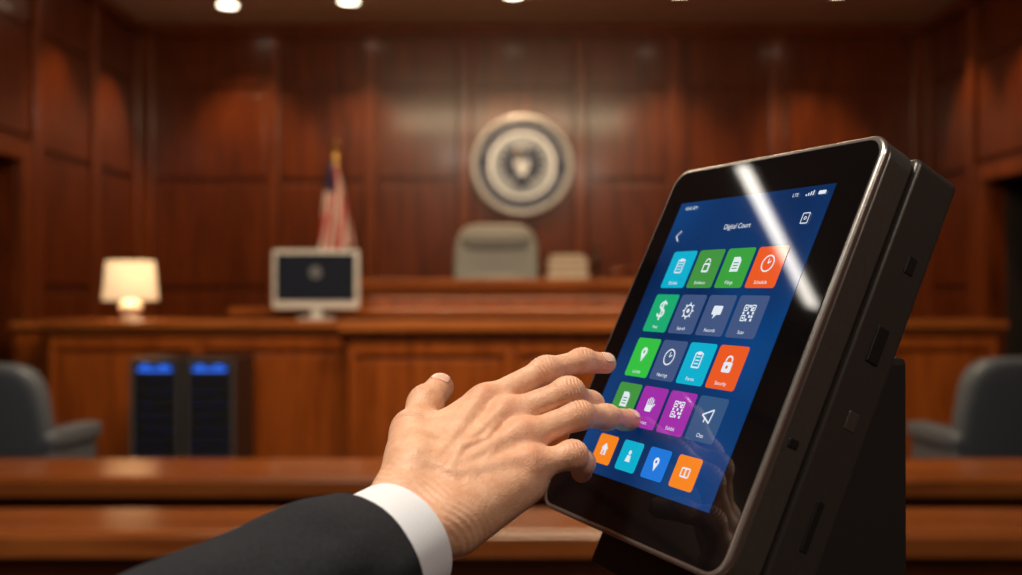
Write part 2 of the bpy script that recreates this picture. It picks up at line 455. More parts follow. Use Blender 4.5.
# ------------------------------------------------------------------ kiosk
C = Vector((.1282, .7, 1.4656)); tilt = math.radians(26)
r_ = Vector((.410, -.9121, 0)).normalized(); bk = Vector((.9121, .410, 0)).normalized()
u_ = bk*math.sin(tilt)+Vector((0, 0, math.cos(tilt))); n_ = r_.cross(u_)
K = Matrix(((r_.x, u_.x, n_.x, C.x), (r_.y, u_.y, n_.y, C.y), (r_.z, u_.z, n_.z, C.z), (0, 0, 0, 1)))
pc = C+bk*.09
root = empty('touchscreen_kiosk', T(pc.x, pc.y, 0))
RIM = plain('brushed_rim', (.50,.485,.46), .25, .9, bscale=300, var=.05)
GUN = plain('gunmetal', (.16,.152,.143), .34, .75, bscale=300, var=.05)
HOUS = plain('housing_plastic', (.052,.047,.044), .34, .35, bump=.06, bscale=900, var=.1)
HOUS2 = plain('housing_dark', (.006,.006,.006), .5, .0)
STAND = plain('stand_plastic', (.020,.019,.019), .45, .1, bump=.06, bscale=900, var=.1)
GLASS = emis('black_glass', (0, 0, 0), 0, .035, (.003,.003,.0035))
cy = -.0015; W, H = .233, .293; ca = .0022
b = MB(); b.prism(rrect(W, H, .016, 12, ca, cy), -.026, -.0045, GUN, K); o = b.build('front_frame', root, bevel=.002, bseg=3, smooth=True)
b = MB(); b.prism(rrect(W+.001, H+.001, .016, 12, ca, cy), -.0060, 0, RIM, K); o = b.build('metal_rim', root, bevel=.0022, bseg=4, smooth=True)
b = MB(); b.prism(rrect(W-.0065, H-.0065, .0135, 12, ca, cy), -.002, .0004, GLASS, K); b.build('glass_panel', root)
b = MB(); b.prism(rrect(W-.012, H-.012, .012, 8, ca, cy), -.030, -.024, HOUS2, K); b.build('seam', root)
b = MB(); b.prism(rrect(W-.001, H-.002, .006, 8, ca, cy), -.066, -.0290, HOUS, K); b.build('rear_housing', root, bevel=.003, bseg=3, smooth=True)
b = MB()
hx = ca+W/2-.0005
b.box(hx-.004, hx+.0012, .010, .034, -.053, -.043, HOUS2, K)
b.box(hx-.004, hx+.0006, -.034, -.022, -.054, -.045, GUN, K)
b.box(hx-.004, hx+.0008, -.112, -.080, -.052, -.046, HOUS2, K)
b.box(hx-.004, hx+.0006, .072, .084, -.055, -.047, HOUS2, K)
b.box(hx-.004, hx+.0012, -.06, -.054, -.018, -.010, HOUS2, K)
b.build('side_ports', root, bevel=.0008)
# display background (slightly varying blue emission)
m, nt, bs = base_mat('display_blue')
bs.inputs['Base Color'].default_value = (.003,.003,.004,1); bs.inputs['Roughness'].default_value = .035
tc = nt.nodes.new('ShaderNodeTexCoord'); nn = nt.nodes.new('ShaderNodeTexNoise'); nn.inputs['Scale'].default_value = 9
nn.inputs['Detail'].default_value = 1
nt.links.new(tc.outputs['Object'], nn.inputs['Vector']); rr = nt.nodes.new('ShaderNodeValToRGB')
rr.color_ramp.elements[0].position = .3; rr.color_ramp.elements[1].position = .7
rr.color_ramp.elements[0].color = srgb(0,34,78)+(1,); rr.color_ramp.elements[1].color = srgb(0,64,124)+(1,)
nt.links.new(nn.outputs['Fac'], rr.inputs['Fac']); nt.links.new(rr.outputs['Color'], bs.inputs['Emission Color'])
bs.inputs['Emission Strength'].default_value = 1
b = MB(); b.box(-.0875, .0875, -.1125, .1125, .0003, .0006, m, K); b.build('display', root)
UW = emis('ui_white', (.76,.82,.88), 1.0)
cols = {'cyan': (0,170,200), 'green': (62,142,60), 'green2': (54,155,58), 'orange': (228,86,30), 'teal': (20,165,108),
        'slate': (62,82,124), 'lime': (48,185,62), 'purple': (155,42,162), 'violet': (120,50,160), 'blue': (22,115,212), 'amber': (240,128,26), 'slate2': (48,82,124)}
UM = {k: emis('ui_'+k, srgb(*v), 1.06) for k, v in cols.items()}
grid = [['cyan','green','green2','orange'],['teal','slate','slate','slate'],['lime','slate','cyan','orange'],['green','purple','purple','slate2'],['amber','cyan','blue','amber']]
rowb = [.053, .0165, -.020, -.0565, -.0935]; cola = [-.0525, -.018, .0165, .051]
class Flat(MB):
    def poly(self, pts, z, mat): self.add([(x, y, z) for x, y in pts], [tuple(range(len(pts)))], mat, K)
    def disc(self, cx, cy, r, z, mat): self.poly([(cx+r*math.cos(t*math.pi/12), cy+r*math.sin(t*math.pi/12)) for t in range(24)], z, mat)
    def ring(self, cx, cy, r, w, z, mat, a0=0, a1=360, n=28):
        vs = []
        for t in range(n+1):
            a = math.radians(a0+(a1-a0)*t/n)
            vs += [(cx+(r-w/2)*math.cos(a), cy+(r-w/2)*math.sin(a), z), (cx+(r+w/2)*math.cos(a), cy+(r+w/2)*math.sin(a), z)]
        self.add(vs, [(2*t, 2*t+1, 2*t+3, 2*t+2) for t in range(n)], mat, K)
    def line(self, x0, y0, x1, y1, w, z, mat):
        d = Vector((x1-x0, y1-y0)).normalized(); nx, ny = -d.y*w/2, d.x*w/2
        self.poly([(x0-nx,y0-ny),(x1-nx,y1-ny),(x1+nx,y1+ny),(x0+nx,y0+ny)], z, mat)
    def frame(self, cx, cy, w, h, t, z, mat):
        for a in ((cx-w/2,cy-h/2,cx+w/2,cy-h/2),(cx-w/2,cy+h/2,cx+w/2,cy+h/2),(cx-w/2,cy-h/2,cx-w/2,cy+h/2),(cx+w/2,cy-h/2,cx+w/2,cy+h/2)):
            self.line(*a, t, z, mat)
def label(s, x, y, size, z=.0013, align='CENTER'):
    c = bpy.data.curves.new('label', 'FONT'); c.body = s; c.size = size; c.align_x = align; c.align_y = 'CENTER'
    c.materials.append(UW); o = bpy.data.objects.new('label_'+s.lower().replace(' ', '_'), c); COL.objects.link(o)
    o.matrix_basis = K @ T(x, y, z); o.parent = root; o.matrix_parent_inverse = root.matrix_basis.inverted()
tiles = Flat(); gl = Flat(); ZT, ZG = .0009, .0013
s = .0062; th = .0011
def glyph(kind, x, y, bg):
    if kind == 'clip':
        gl.frame(x, y, 1.3*s, 1.7*s, th, ZG, UW); gl.poly(rrect(.7*s, .4*s, .1*s, 3, x, y+.85*s), ZG, UW)
        for k in (-.4, 0, .4): gl.line(x-.4*s, y+k*s, x+.4*s, y+k*s, .0007, ZG, UW)
    elif kind == 'bag':
        gl.poly(rrect(1.3*s, 1.2*s, .2*s, 4, x, y-.3*s), ZG, UW); gl.ring(x, y+.4*s, .45*s, th, ZG, UW, 0, 180)
        gl.poly(rrect(.8*s, .7*s, .1*s, 3, x, y-.3*s), ZG+.0001, bg)
    elif kind == 'doc':
        gl.poly([(x-.75*s,y-.9*s),(x+.75*s,y-.9*s),(x+.75*s,y+.5*s),(x+.35*s,y+.95*s),(x-.75*s,y+.95*s)], ZG, UW)
        for k in (-.5,-.15,.2): gl.line(x-.45*s, y+k*s, x+.45*s, y+k*s, .0008, ZG+.0001, bg)
    elif kind == 'clock':
        gl.ring(x, y, .95*s, th, ZG, UW); gl.line(x, y, x, y+.6*s, th*.8, ZG, UW); gl.line(x, y, x+.45*s, y+.25*s, th*.8, ZG, UW)
    elif kind == 'gear':
        gl.ring(x, y, .75*s, th, ZG, UW); gl.disc(x, y, .28*s, ZG, UW)
        for k in range(8):
            a = k*math.pi/4; gl.line(x+.75*s*math.cos(a), y+.75*s*math.sin(a), x+1.08*s*math.cos(a), y+1.08*s*math.sin(a), th, ZG, UW)
    elif kind == 'bubble':
        gl.poly(rrect(1.7*s, 1.1*s, .2*s, 4, x, y+.2*s), ZG, UW); gl.poly([(x-.4*s,y-.3*s),(x+.2*s,y-.3*s),(x-.4*s,y-.85*s)], ZG, UW)
    elif kind == 'qr':
        for cx_, cy_ in ((-.6, .6), (.6, .6), (-.6, -.6)):
            gl.frame(x+cx_*s, y+cy_*s, .62*s, .62*s, .0008, ZG, UW); gl.disc(x+cx_*s, y+cy_*s, .14*s, ZG, UW)
        for i, j in ((0,0),(1,-1),(2,-2),(0,-2),(2,0),(0,2),(1,1),(-2,0),(2,-1)): gl.poly(rrect(.3*s, .3*s, .03*s, 2, x+i*.4*s, y+j*.4*s), ZG, UW)
    elif kind == 'pin':
        gl.disc(x, y+.3*s, .6*s, ZG, UW); gl.poly([(x-.52*s,y+.02*s),(x,y-1.0*s),(x+.52*s,y+.02*s)], ZG, UW); gl.disc(x, y+.3*s, .22*s, ZG+.0001, bg)
    elif kind == 'lock':
        gl.poly(rrect(1.5*s, 1.2*s, .2*s, 4, x, y-.4*s), ZG, UW); gl.ring(x, y+.35*s, .5*s, th*1.2, ZG, UW, -10, 190); gl.disc(x, y-.4*s, .2*s, ZG+.0001, bg)
    elif kind == 'people':
        gl.disc(x, y+.5*s, .32*s, ZG, UW); gl.poly([(x-.6*s,y-.8*s),(x+.6*s,y-.8*s),(x+.4*s,y+.1*s),(x-.4*s,y+.1*s)], ZG, UW)
    elif kind == 'hand':
        for k in range(4): gl.line(x+(-.6+.36*k)*s, y-.2*s, x+(-.6+.36*k)*s, y+(.6+.25*math.sin(k))*s, th, ZG, UW)
        gl.poly(rrect(1.3*s, .8*s, .2*s, 4, x-.05*s, y-.5*s), ZG, UW); gl.line(x+.4*s, y-.5*s, x+.95*s, y+.1*s, th, ZG, UW)
    elif kind == 'send':
        gl.line(x-.9*s, y, x+.8*s, y+.7*s, th, ZG, UW); gl.line(x+.8*s, y+.7*s, x+.6*s, y-.8*s, th, ZG, UW)
        gl.line(x+.6*s, y-.8*s, x-.9*s, y, th, ZG, UW); gl.line(x-.3*s, y-.2*s, x-.3*s, y-.8*s, th, ZG, UW)
    elif kind == 'house':
        gl.poly([(x-.9*s,y+.1*s),(x,y+.9*s),(x+.9*s,y+.1*s)], ZG, UW); gl.poly(rrect(1.2*s, 1*s, .05*s, 2, x, y-.35*s), ZG, UW); gl.poly(rrect(.35*s,.6*s,.03*s,2,x,y-.5*s), ZG+.0001, bg)
    elif kind == 'book':
        gl.frame(x-.42*s, y, .8*s, 1.1*s, th, ZG, UW); gl.frame(x+.42*s, y, .8*s, 1.1*s, th, ZG, UW)
kinds = [['clip','bag','doc','clock'],['$','gear','bubble','qr'],['pin','clock','clip','lock'],['doc','hand','qr','send'],['house','people','pin','book']]
names = [['Docket','Evidence','Filings','Schedule'],['Fees','Search','Records','Scan'],['Locate','Hearings','Forms','Security'],['Cases','Jurors','Exhibit','Chat'],['','','','']]
for i in range(5):
    for j in range(4):
        x, y = cola[j], rowb[i]; small = i == 4
        w = .026 if small else .031; h = .022 if small else .031
        tiles.poly(rrect(w, h, .0022, 5, x, y), ZT, UM[grid[i][j]])
        gy = y if small else y+.0025
        if small: s = .0052
        if kinds[i][j] == '$': label('$', x, gy, .020)
        else: glyph(kinds[i][j], x, gy, UM[grid[i][j]])
        if names[i][j]: label(names[i][j], x, y-.0115, .0038)
tiles.build('app_tiles', root, fix=False)
gl.ring(.071, .088, .001, .0006, ZG, UW); gl.frame(.071, .088, .0065, .0075, .0007, ZG, UW)
gl.line(-.070, .0865, -.0745, .082, .0010, ZG, UW); gl.line(-.0745, .082, -.070, .0775, .0010, ZG, UW)
gl.poly(rrect(.007, .0028, .0005, 2, .078, .1065), ZG, UW)
for k in range(4): gl.line(.063+.0022*k, .105, .063+.0022*k, .1063+.0008*k, .0011, ZG, UW)
gl.build('glyphs', root, fix=False)
label('Digital Court', .0, .0865, .0058); label('10:42 AM', -.070, .1065, .0042); label('LTE', .052, .1065, .0038)
# pedestal
b = MB()
def PW(s_, t_, z_): p = C+bk*s_+r_*t_; return (p.x, p.y, z_)
def frust(s0, s1, t0, t1, z0, ds, dt, z1, mat):
    vs = [PW(s0,t0,z0),PW(s1,t0,z0),PW(s1,t1,z0),PW(s0,t1,z0),PW(s0+ds,t0+dt,z1),PW(s1-ds,t0+dt,z1),PW(s1-ds,t1-dt,z1),PW(s0+ds,t1-dt,z1)]
    b.add(vs, [(3,2,1,0),(4,5,6,7),(0,1,5,4),(1,2,6,5),(2,3,7,6),(3,0,4,7)], mat)
frust(.040, .148, -.068, .056, .02, .001, .004, 1.45, STAND)
frust(-.10, .28, -.20, .20, 0, .02, .02, .025, STAND)
b.build('pedestal', root, bevel=.005, bseg=3)
b = MB(); b.box(-.07, .08, -.172, -.146, -.060, -.034, HOUS2, K); b.box(-.01, .07, -.178, -.172, -.058, -.040, WHITEP, K)
b.build('receipt_slot', root, bevel=.002)

# ------------------------------------------------------------------ hand (implicit surface)
V3 = lambda *a: np.array(a, dtype=np.float64)
Wc = V3(-.0560, .600, 1.3620)
Mi = V3(-.0184,.680,1.4208); Mm = V3(-.0033,.668,1.4135); Mr = V3(.0065,.652,1.4012); Ml = V3(.0108,.636,1.3855)
unit = lambda v: v/np.linalg.norm(v)
hdir = unit(Mm-Wc); adir = unit(Ml-Mi); bn = unit(-np.cross(hdir, adir)); adir = unit(np.cross(bn, hdir)*(1 if np.dot(np.cross(bn, hdir), adir) > 0 else -1))
Cc = V3(-.0750,.575,1.3475); fdir = unit(V3(.541,.823,.172))
FING = {
 'index': ([Mi, V3(.0236,.695,1.4422), V3(.0503,.708,1.4482), V3(.0680,.715,1.4462)], [.0110,.0090,.0078,.0066]),
 'middle': ([Mm, V3(.0383,.672,1.4296), V3(.0550,.692,1.4190), V3(.0640,.710,1.4085)], [.0112,.0094,.0082,.0072]),
 'ring': ([Mr, V3(.0446,.665,1.4150), V3(.0655,.686,1.4110), V3(.0845,.707,1.4066)], [.0110,.0090,.0078,.0068]),
 'little': ([Ml, V3(.0395,.645,1.3920), V3(.0475,.662,1.3840), V3(.0480,.678,1.3755)], [.0102,.0084,.0073,.0064]),
 'thumb': ([V3(-.0590,.625,1.3859), V3(-.0650,.665,1.4035), V3(-.0590,.690,1.4200), V3(-.0505,.710,1.4295)], [.0175,.0132,.0114,.0092]),
}
def cap(P, a, b_, ra, rb):
    a = a.astype(P.dtype); b_ = b_.astype(P.dtype); ba = b_-a; pa = P-a
    h = np.clip(pa@ba/ba.dot(ba), 0, 1)
    d = pa-h[:, None]*ba
    return np.sqrt((d*d).sum(1))-(ra+(rb-ra)*h)
def smin(a, b_, k):
    h = np.clip(.5+.5*(b_-a)/k, 0, 1); return b_*(1-h)+a*h-k*h*(1-h)
def sdf(P, detail=False):
    d = None
    def add(v, k):
        nonlocal d
        d = v if d is None else smin(d, v, k)
    for sgn in (-1, 1):
        F0 = Cc-fdir*.03+adir*sgn*.010
        add(cap(P, F0, Wc+adir*sgn*.0115, .0205, .0182), .008)
    offs = (-.0165, -.006, .005, .015)
    for M_, o_ in zip((Mi, Mm, Mr, Ml), offs):
        base = Wc+adir*o_+hdir*.008
        add(cap(P, base, M_-bn*.001, .0160, .0118), .009)
        add(cap(P, base-bn*.006, M_-hdir*.008-bn*.007, .0150, .0115), .010)
    add(cap(P, Wc+adir*.019+hdir*.012-bn*.007, Ml-bn*.007-hdir*.008+adir*.001, .0180, .0130), .010)
    T0, T1 = FING['thumb'][0][:2]
    add(cap(P, Wc-adir*.016+hdir*.004-bn*.004, T1, .0180, .0138), .012)
    add(cap(P, (T0*.55+T1*.45), Mi-hdir*.012-bn*.004, .0120, .0100), .014)
    add(cap(P, T0*.1+T1*.9, Mi-hdir*.006-bn*.006, .0060, .0070), .014)
    ms = [Mi, Mm, Mr, Ml]
    for i in range(3):
        fd = unit(FING[['index','middle','ring'][i]][0][1]-ms[i])
        add(cap(P, ms[i]+fd*.006-bn*.002, ms[i+1]+fd*.006-bn*.002, .0080, .0080), .006)
    for i, M_ in enumerate(ms):   # knuckles and tendons
        add(cap(P, M_+bn*.0038-hdir*.002, M_+bn*.0038+hdir*.002, .0100, .0098), .005)
        add(cap(P, Wc+adir*offs[i]*.5+bn*.0150+hdir*.030, M_+bn*.0106, .0012, .0028), .007)
    # thumb extensor tendon and two dorsal veins
    add(cap(P, T0+bn*.013+hdir*.004, T1+bn*.010, .0016, .0020), .006)
    vq = [Wc+hdir*.030+adir*.004+bn*.0166, Wc+hdir*.050-adir*.002+bn*.0153, Wc+hdir*.066+adir*.006+bn*.0136, Wc+hdir*.084+adir*.003+bn*.0105]
    for q0, q1 in zip(vq[:-1], vq[1:]): add(cap(P, q0, q1, .0008, .0008), .004)
    vq = [Wc+hdir*.026+adir*.016+bn*.013, Wc+hdir*.048+adir*.017+bn*.0123, Wc+hdir*.070+adir*.013+bn*.0118]
    for q0, q1 in zip(vq[:-1], vq[1:]): add(cap(P, q0, q1, .0008, .0008), .004)
    res = d.copy()
    for nm, (J, R) in FING.items():
        g = None
        for i in range(3):
            v = cap(P, J[i], J[i+1], R[i]*.96, R[i+1]*.96)
            g = v if g is None else smin(g, v, .004)
        for i in (1, 2):
            ax = unit(unit(J[i+1]-J[i])+unit(J[i]-J[i-1]))
            v = cap(P, J[i]-ax*.002, J[i]+ax*.002, R[i]*1.05, R[i]*1.05); g = smin(g, v, .004)
        # pads
        fdv = unit(J[3]-J[2]); dors = unit(bn-fdv*np.dot(bn, fdv))
        v = cap(P, J[3]-fdv*.008-dors*.0015, J[3]-dors*.001, R[3]*.98, R[3]*.98); g = smin(g, v, .004)
        res = np.minimum(res, smin(d, g, .006))
    if detail:
        for nm, (J, R) in FING.items():
            for i, amp, wid in ((1, .00050, .0062), (2, .00034, .0042)):
                ax = unit(unit(J[i+1]-J[i])+unit(J[i]-J[i-1])); dors = unit(bn-ax*np.dot(bn, ax))
                q = P-J[i]; t = q@ax; rad = q-t[:, None]*ax; rl = np.sqrt((rad*rad).sum(1))+1e-9
                fac = np.clip((rad@dors)/rl, 0, 1)**1.5*np.exp(-(t/wid)**2)*(rl < R[i]*1.7)
                t2 = t+.0006*np.sin((rad@np.cross(ax, dors))*600)
                res = res-amp*fac*np.cos(t2*2*math.pi/.0027)
        # fine wrinkles across wrist
        tw = (P-Wc)@hdir
        res = res-.00018*np.exp(-((tw-.004)/.012)**2)*np.cos(tw*2*math.pi/.0045+3*np.sin((P@adir)*160))
    return res
def grad(P, detail=False, e=3e-4):
    g = np.zeros_like(P)
    for i in range(3):
        dlt = np.zeros(3); dlt[i] = e
        g[:, i] = (sdf(P+dlt, detail)-sdf(P-dlt, detail))/(2*e)
    return g
def project(P, detail=False, it=2, level=0.0):
    for _ in range(it):
        d = sdf(P, detail)-level; g = grad(P, detail); gl2 = np.maximum((g*g).sum(1), .2)
        P = P-(d/gl2)[:, None]*g
    return P
lo = V3(-.130,.512,1.300); hi = V3(.103,.735,1.468); hs = .00125
dims = np.ceil((hi-lo)/hs).astype(int)
gx, gy_, gz = [lo[i]+hs*np.arange(dims[i]) for i in range(3)]
Vg = np.empty(tuple(dims), dtype=np.float32)
for a in range(0, dims[0], 12):
    sx = gx[a:a+12]
    G = np.stack(np.meshgrid(sx, gy_, gz, indexing='ij'), -1).reshape(-1, 3).astype(np.float32)
    Vg[a:a+12] = sdf(G).reshape(len(sx), dims[1], dims[2])
ins = Vg < 0
c = [(i, j, k) for i in (0, 1) for j in (0, 1) for k in (0, 1)]
sl = lambda A, o_: A[o_[0]:A.shape[0]-1+o_[0], o_[1]:A.shape[1]-1+o_[1], o_[2]:A.shape[2]-1+o_[2]]
cnt = sum(sl(ins, o_).astype(np.int8) for o_ in c)
mixed = (cnt > 0) & (cnt < 8); idx = -np.ones(mixed.shape, dtype=np.int64); cells = np.argwhere(mixed); idx[mixed] = np.arange(len(cells))
acc = np.zeros((len(cells), 3)); num = np.zeros(len(cells))
for o_ in c:
    for ax in range(3):
        if o_[ax] == 1: continue
        o2 = list(o_); o2[ax] = 1
        v0 = Vg[tuple((cells+np.array(o_)).T)].astype(float); v1 = Vg[tuple((cells+np.array(o2)).T)].astype(float)
        cr = (v0 < 0) != (v1 < 0); t = np.where(cr, v0/(v0-v1+1e-12*(v0 == v1)), 0)
        p = np.tile(np.array(o_, float), (len(cells), 1)); p[:, ax] += t
        acc[cr] += p[cr]; num[cr] += 1
verts = lo+hs*(cells+acc/num[:, None])
faces = []
for ax in range(3):
    b1, b2 = (ax+1) % 3, (ax+2) % 3
    A = np.take(ins, range(0, dims[ax]-1), axis=ax); B = np.take(ins, range(1, dims[ax]), axis=ax)
    E = np.argwhere(A != B); E = E[(E[:, b1] > 0) & (E[:, b2] > 0) & (E[:, b1] < dims[b1]-1) & (E[:, b2] < dims[b2]-1)]
    flip = ~ins[tuple(E.T)]
    q = []
    for d1, d2 in ((-1,-1),(0,-1),(0,0),(-1,0)):
        e = E.copy(); e[:, b1] += d1; e[:, b2] += d2; q.append(idx[tuple(e.T)])
    q = np.stack(q, 1); q[flip] = q[flip][:, ::-1]; faces.append(q)
faces = np.concatenate(faces)
verts = project(verts, False, 1)
me = bpy.data.meshes.new('hand_skin'); me.from_pydata(verts.tolist(), [], faces.tolist())
bm = bmesh.new(); bm.from_mesh(me); bmesh.ops.subdivide_edges(bm, edges=bm.edges, cuts=1, use_grid_fill=True); bm.to_mesh(me); bm.free()
N = len(me.vertices); co = np.empty(N*3); me.vertices.foreach_get('co', co); co = co.reshape(-1, 3)
co = project(co, True, 2)
me.vertices.foreach_set('co', co.ravel()); me.update()
fl = np.zeros(N)
for nm, (J, R) in FING.items():
    for i, a_, s_ in ((1, .60, .008), (2, .45, .006), (3, .85, .009)):
        fl += a_*np.exp(-((co-J[i])**2).sum(1)/(2*s_**2))*1.2
for M_ in (Mi, Mm, Mr, Ml): fl += .7*np.exp(-((co-M_-bn*.01)**2).sum(1)/(2*.008**2))
at = me.attributes.new('flush', 'FLOAT', 'POINT'); at.data.foreach_set('value', np.clip(fl, 0, 1).astype(np.float32))
for p in me.polygons: p.use_smooth = True
# skin material
m, nt, bs = base_mat('skin')
at = nt.nodes.new('ShaderNodeAttribute'); at.attribute_name = 'flush'
tc = nt.nodes.new('ShaderNodeTexCoord'); n1 = nt.nodes.new('ShaderNodeTexNoise'); n1.inputs['Scale'].default_value = 85; n1.inputs['Detail'].default_value = 6
n1.inputs['Roughness'].default_value = .65
nt.links.new(tc.outputs['Object'], n1.inputs['Vector'])
r1 = nt.nodes.new('ShaderNodeValToRGB'); r1.color_ramp.elements[0].position = .33; r1.color_ramp.elements[1].position = .67
r1.color_ramp.elements[0].color = (.62,.325,.19,1); r1.color_ramp.elements[1].color = (.74,.44,.285,1)
nt.links.new(n1.outputs['Fac'], r1.inputs['Fac'])
mx = nt.nodes.new('ShaderNodeMix'); mx.data_type = 'RGBA'
ml = nt.nodes.new('ShaderNodeMath'); ml.operation = 'MULTIPLY'; ml.inputs[1].default_value = .50; nt.links.new(at.outputs['Fac'], ml.inputs[0])
nt.links.new(ml.outputs[0], mx.inputs[0]); nt.links.new(r1.outputs['Color'], mx.inputs[6]); mx.inputs[7].default_value = (.66,.25,.15,1)
nt.links.new(mx.outputs[2], bs.inputs['Base Color'])
bs.inputs['Roughness'].default_value = .50; bs.inputs['Subsurface Weight'].default_value = .20
bs.inputs['Subsurface Scale'].default_value = .005; bs.inputs['Subsurface Radius'].default_value = (1,.35,.2)
vo = nt.nodes.new('ShaderNodeTexVoronoi'); vo.inputs['Scale'].default_value = 900; nt.links.new(tc.outputs['Object'], vo.inputs['Vector'])
bp = nt.nodes.new('ShaderNodeBump'); bp.inputs['Strength'].default_value = .45; bp.inputs['Distance'].default_value = .0004
nt.links.new(vo.outputs['Distance'], bp.inputs['Height'])
n3 = nt.nodes.new('ShaderNodeTexNoise'); n3.inputs['Scale'].default_value = 240; n3.inputs['Detail'].default_value = 6; nt.links.new(tc.outputs['Object'], n3.inputs['Vector'])
bp2 = nt.nodes.new('ShaderNodeBump'); bp2.inputs['Strength'].default_value = .45; bp2.inputs['Distance'].default_value = .0010
nt.links.new(n3.outputs['Fac'], bp2.inputs['Height']); nt.links.new(bp.outputs['Normal'], bp2.inputs['Normal']); nt.links.new(bp2.outputs['Normal'], bs.inputs['Normal'])
me.materials.append(m)
arm = empty('person_arm', T(*Wc))
ho = bpy.data.objects.new('hand', me); COL.objects.link(ho); attach(ho, arm)
# nails
NAIL = plain('nail', (.76,.47,.36), .25, bscale=100, var=.04, coat=.3)
for nm, (J, R) in FING.items():
    fdv = unit(J[3]-J[2]); dors = unit(bn-fdv*np.dot(bn, fdv)); side = np.cross(fdv, dors)
    hw = R[3]*.72; L0, L1 = -.0055, R[3]*.80; nu, nv = 14, 14
    P = []
    for j in range(nv+1):
        for i in range(nu+1):
            uu = -1+2*i/nu; vv = j/nv
            ends = 1-.30*max(0, (vv-.75)/.25)**2-.25*max(0, (.25-vv)/.25)**2
            x = uu*hw*ends; l = L0+(L1-L0)*vv-.0012*uu*uu*(1 if vv > .5 else -1)*abs(vv-.5)*2
            P.append(J[3]+fdv*l+side*x+dors*math.sqrt(max(1e-9, (R[3]*1.0)**2-x*x)))
    P = project(np.array(P), False, 3, .0002)
    b = MB(); b.add([tuple(p) for p in P], [(j*(nu+1)+i, j*(nu+1)+i+1, (j+1)*(nu+1)+i+1, (j+1)*(nu+1)+i) for j in range(nv) for i in range(nu)], NAIL)
    o = b.build('nail_'+nm, arm, smooth=True); so = o.modifiers.new('s', 'SOLIDIFY'); so.thickness = .0004; so.offset = 0

# sleeve and cuff
def weave(name, col, scale, bump, rough=.85, sheen=.2, var=.2):
    m, nt, bs = base_mat(name)
    tc = nt.nodes.new('ShaderNodeTexCoord'); w1 = nt.nodes.new('ShaderNodeTexWave'); w1.inputs['Scale'].default_value = scale
    w1.bands_direction = 'DIAGONAL'; w1.inputs['Distortion'].default_value = .6
    nz = nt.nodes.new('ShaderNodeTexNoise'); nz.inputs['Scale'].default_value = scale*3
    nt.links.new(tc.outputs['Object'], w1.inputs['Vector']); nt.links.new(tc.outputs['Object'], nz.inputs['Vector'])
    r = nt.nodes.new('ShaderNodeValToRGB'); r.color_ramp.elements[0].position = .35; r.color_ramp.elements[1].position = .65
    r.color_ramp.elements[0].color = tuple(c_*(1-var) for c_ in col)+(1,); r.color_ramp.elements[1].color = tuple(min(1, c_*(1+var)) for c_ in col)+(1,)
    nt.links.new(nz.outputs['Fac'], r.inputs['Fac']); nt.links.new(r.outputs['Color'], bs.inputs['Base Color'])
    bp = nt.nodes.new('ShaderNodeBump'); bp.inputs['Strength'].default_value = bump; bp.inputs['Distance'].default_value = .0005
    nt.links.new(w1.outputs['Fac'], bp.inputs['Height']); nt.links.new(bp.outputs['Normal'], bs.inputs['Normal'])
    bs.inputs['Roughness'].default_value = rough; bs.inputs['Sheen Weight'].default_value = sheen
    bs.inputs['Specular IOR Level'].default_value = .25
    return m
SUIT = weave('suit_wool', (.0080,.0098,.0150), 240, .9, sheen=.03, var=.65)
SHIRT = weave('shirt_cotton', (.72,.75,.80), 500, .15, .7, .1, .04)
def tube(name, path, mat, nseg, wr, fold, seg=96):
    pts = [np.array(p[0]) for p in path]; rx = [p[1] for p in path]; ry = [p[2] for p in path]
    def cr(a, i, t):
        g = lambda k: a[min(max(k, 0), len(a)-1)]
        p0, p1, p2, p3 = g(i-1), g(i), g(i+1), g(i+2)
        return .5*((2*p1)+(-p0+p2)*t+(2*p0-5*p1+4*p2-p3)*t*t+(-p0+3*p1-3*p2+p3)*t**3)
    ring = []
    for i in range(len(pts)-1):
        for k in range(nseg): t = k/nseg; ring.append((cr(pts, i, t), cr(rx, i, t), cr(ry, i, t)))
    ring.append((pts[-1], rx[-1], ry[-1]))
    n = len(ring); vs = []
    for i in range(n):
        tdir = unit(ring[min(i+1, n-1)][0]-ring[max(i-1, 0)][0])
        a_ = unit(adir-tdir*np.dot(adir, tdir)); b_ = np.cross(a_, tdir)
        for j in range(seg):
            th_ = 2*math.pi*j/seg
            p = ring[i][0]+a_*math.cos(th_)*ring[i][1]+b_*math.sin(th_)*ring[i][2]
            if wr:
                q = Vector(p); dist = np.linalg.norm(ring[i][0]-pts[-1])
                w1 = noise.noise(q*14+Vector((3, 0, 0)))*wr*1.5+noise.noise(Vector((q.x*30, q.y*18, q.z*60)))*wr*.8
                w1 *= min(1, .25+dist/.05)
                p = p+(a_*math.cos(th_)+b_*math.sin(th_))*w1
            vs.append(p)
    last = n-1; ctr = ring[-1][0]; td = unit(ring[-1][0]-ring[-2][0])
    extra = [(.0006, .9*fold), (.0, 1.6*fold), (-.02, 1.6*fold)]
    for off, inn in extra:
        for j in range(seg):
            p = vs[last*seg+j]; rd = unit(p-ctr); vs.append(p-rd*inn+td*off)
    tot = n+len(extra)
    fs = [(i*seg+j, i*seg+(j+1) % seg, (i+1)*seg+(j+1) % seg, (i+1)*seg+j) for i in range(tot-1) for j in range(seg)]
    fs.append(tuple(range(seg-1, -1, -1)))
    b = MB(); b.add([tuple(v) for v in vs], fs, mat); return b.build(name, arm, smooth=True)
tube('jacket_sleeve', [(V3(-.40,.06,1.43), .062, .060), (V3(-.30,.20,1.34), .060, .058), (V3(-.209,.355,1.303), .058, .056), (V3(-.143,.47,1.3256), .053, .050),
                       (Cc-fdir*.05, .0475, .0435), (Cc-fdir*.016, .0440, .0400)], SUIT, 24, .0045, .0016)
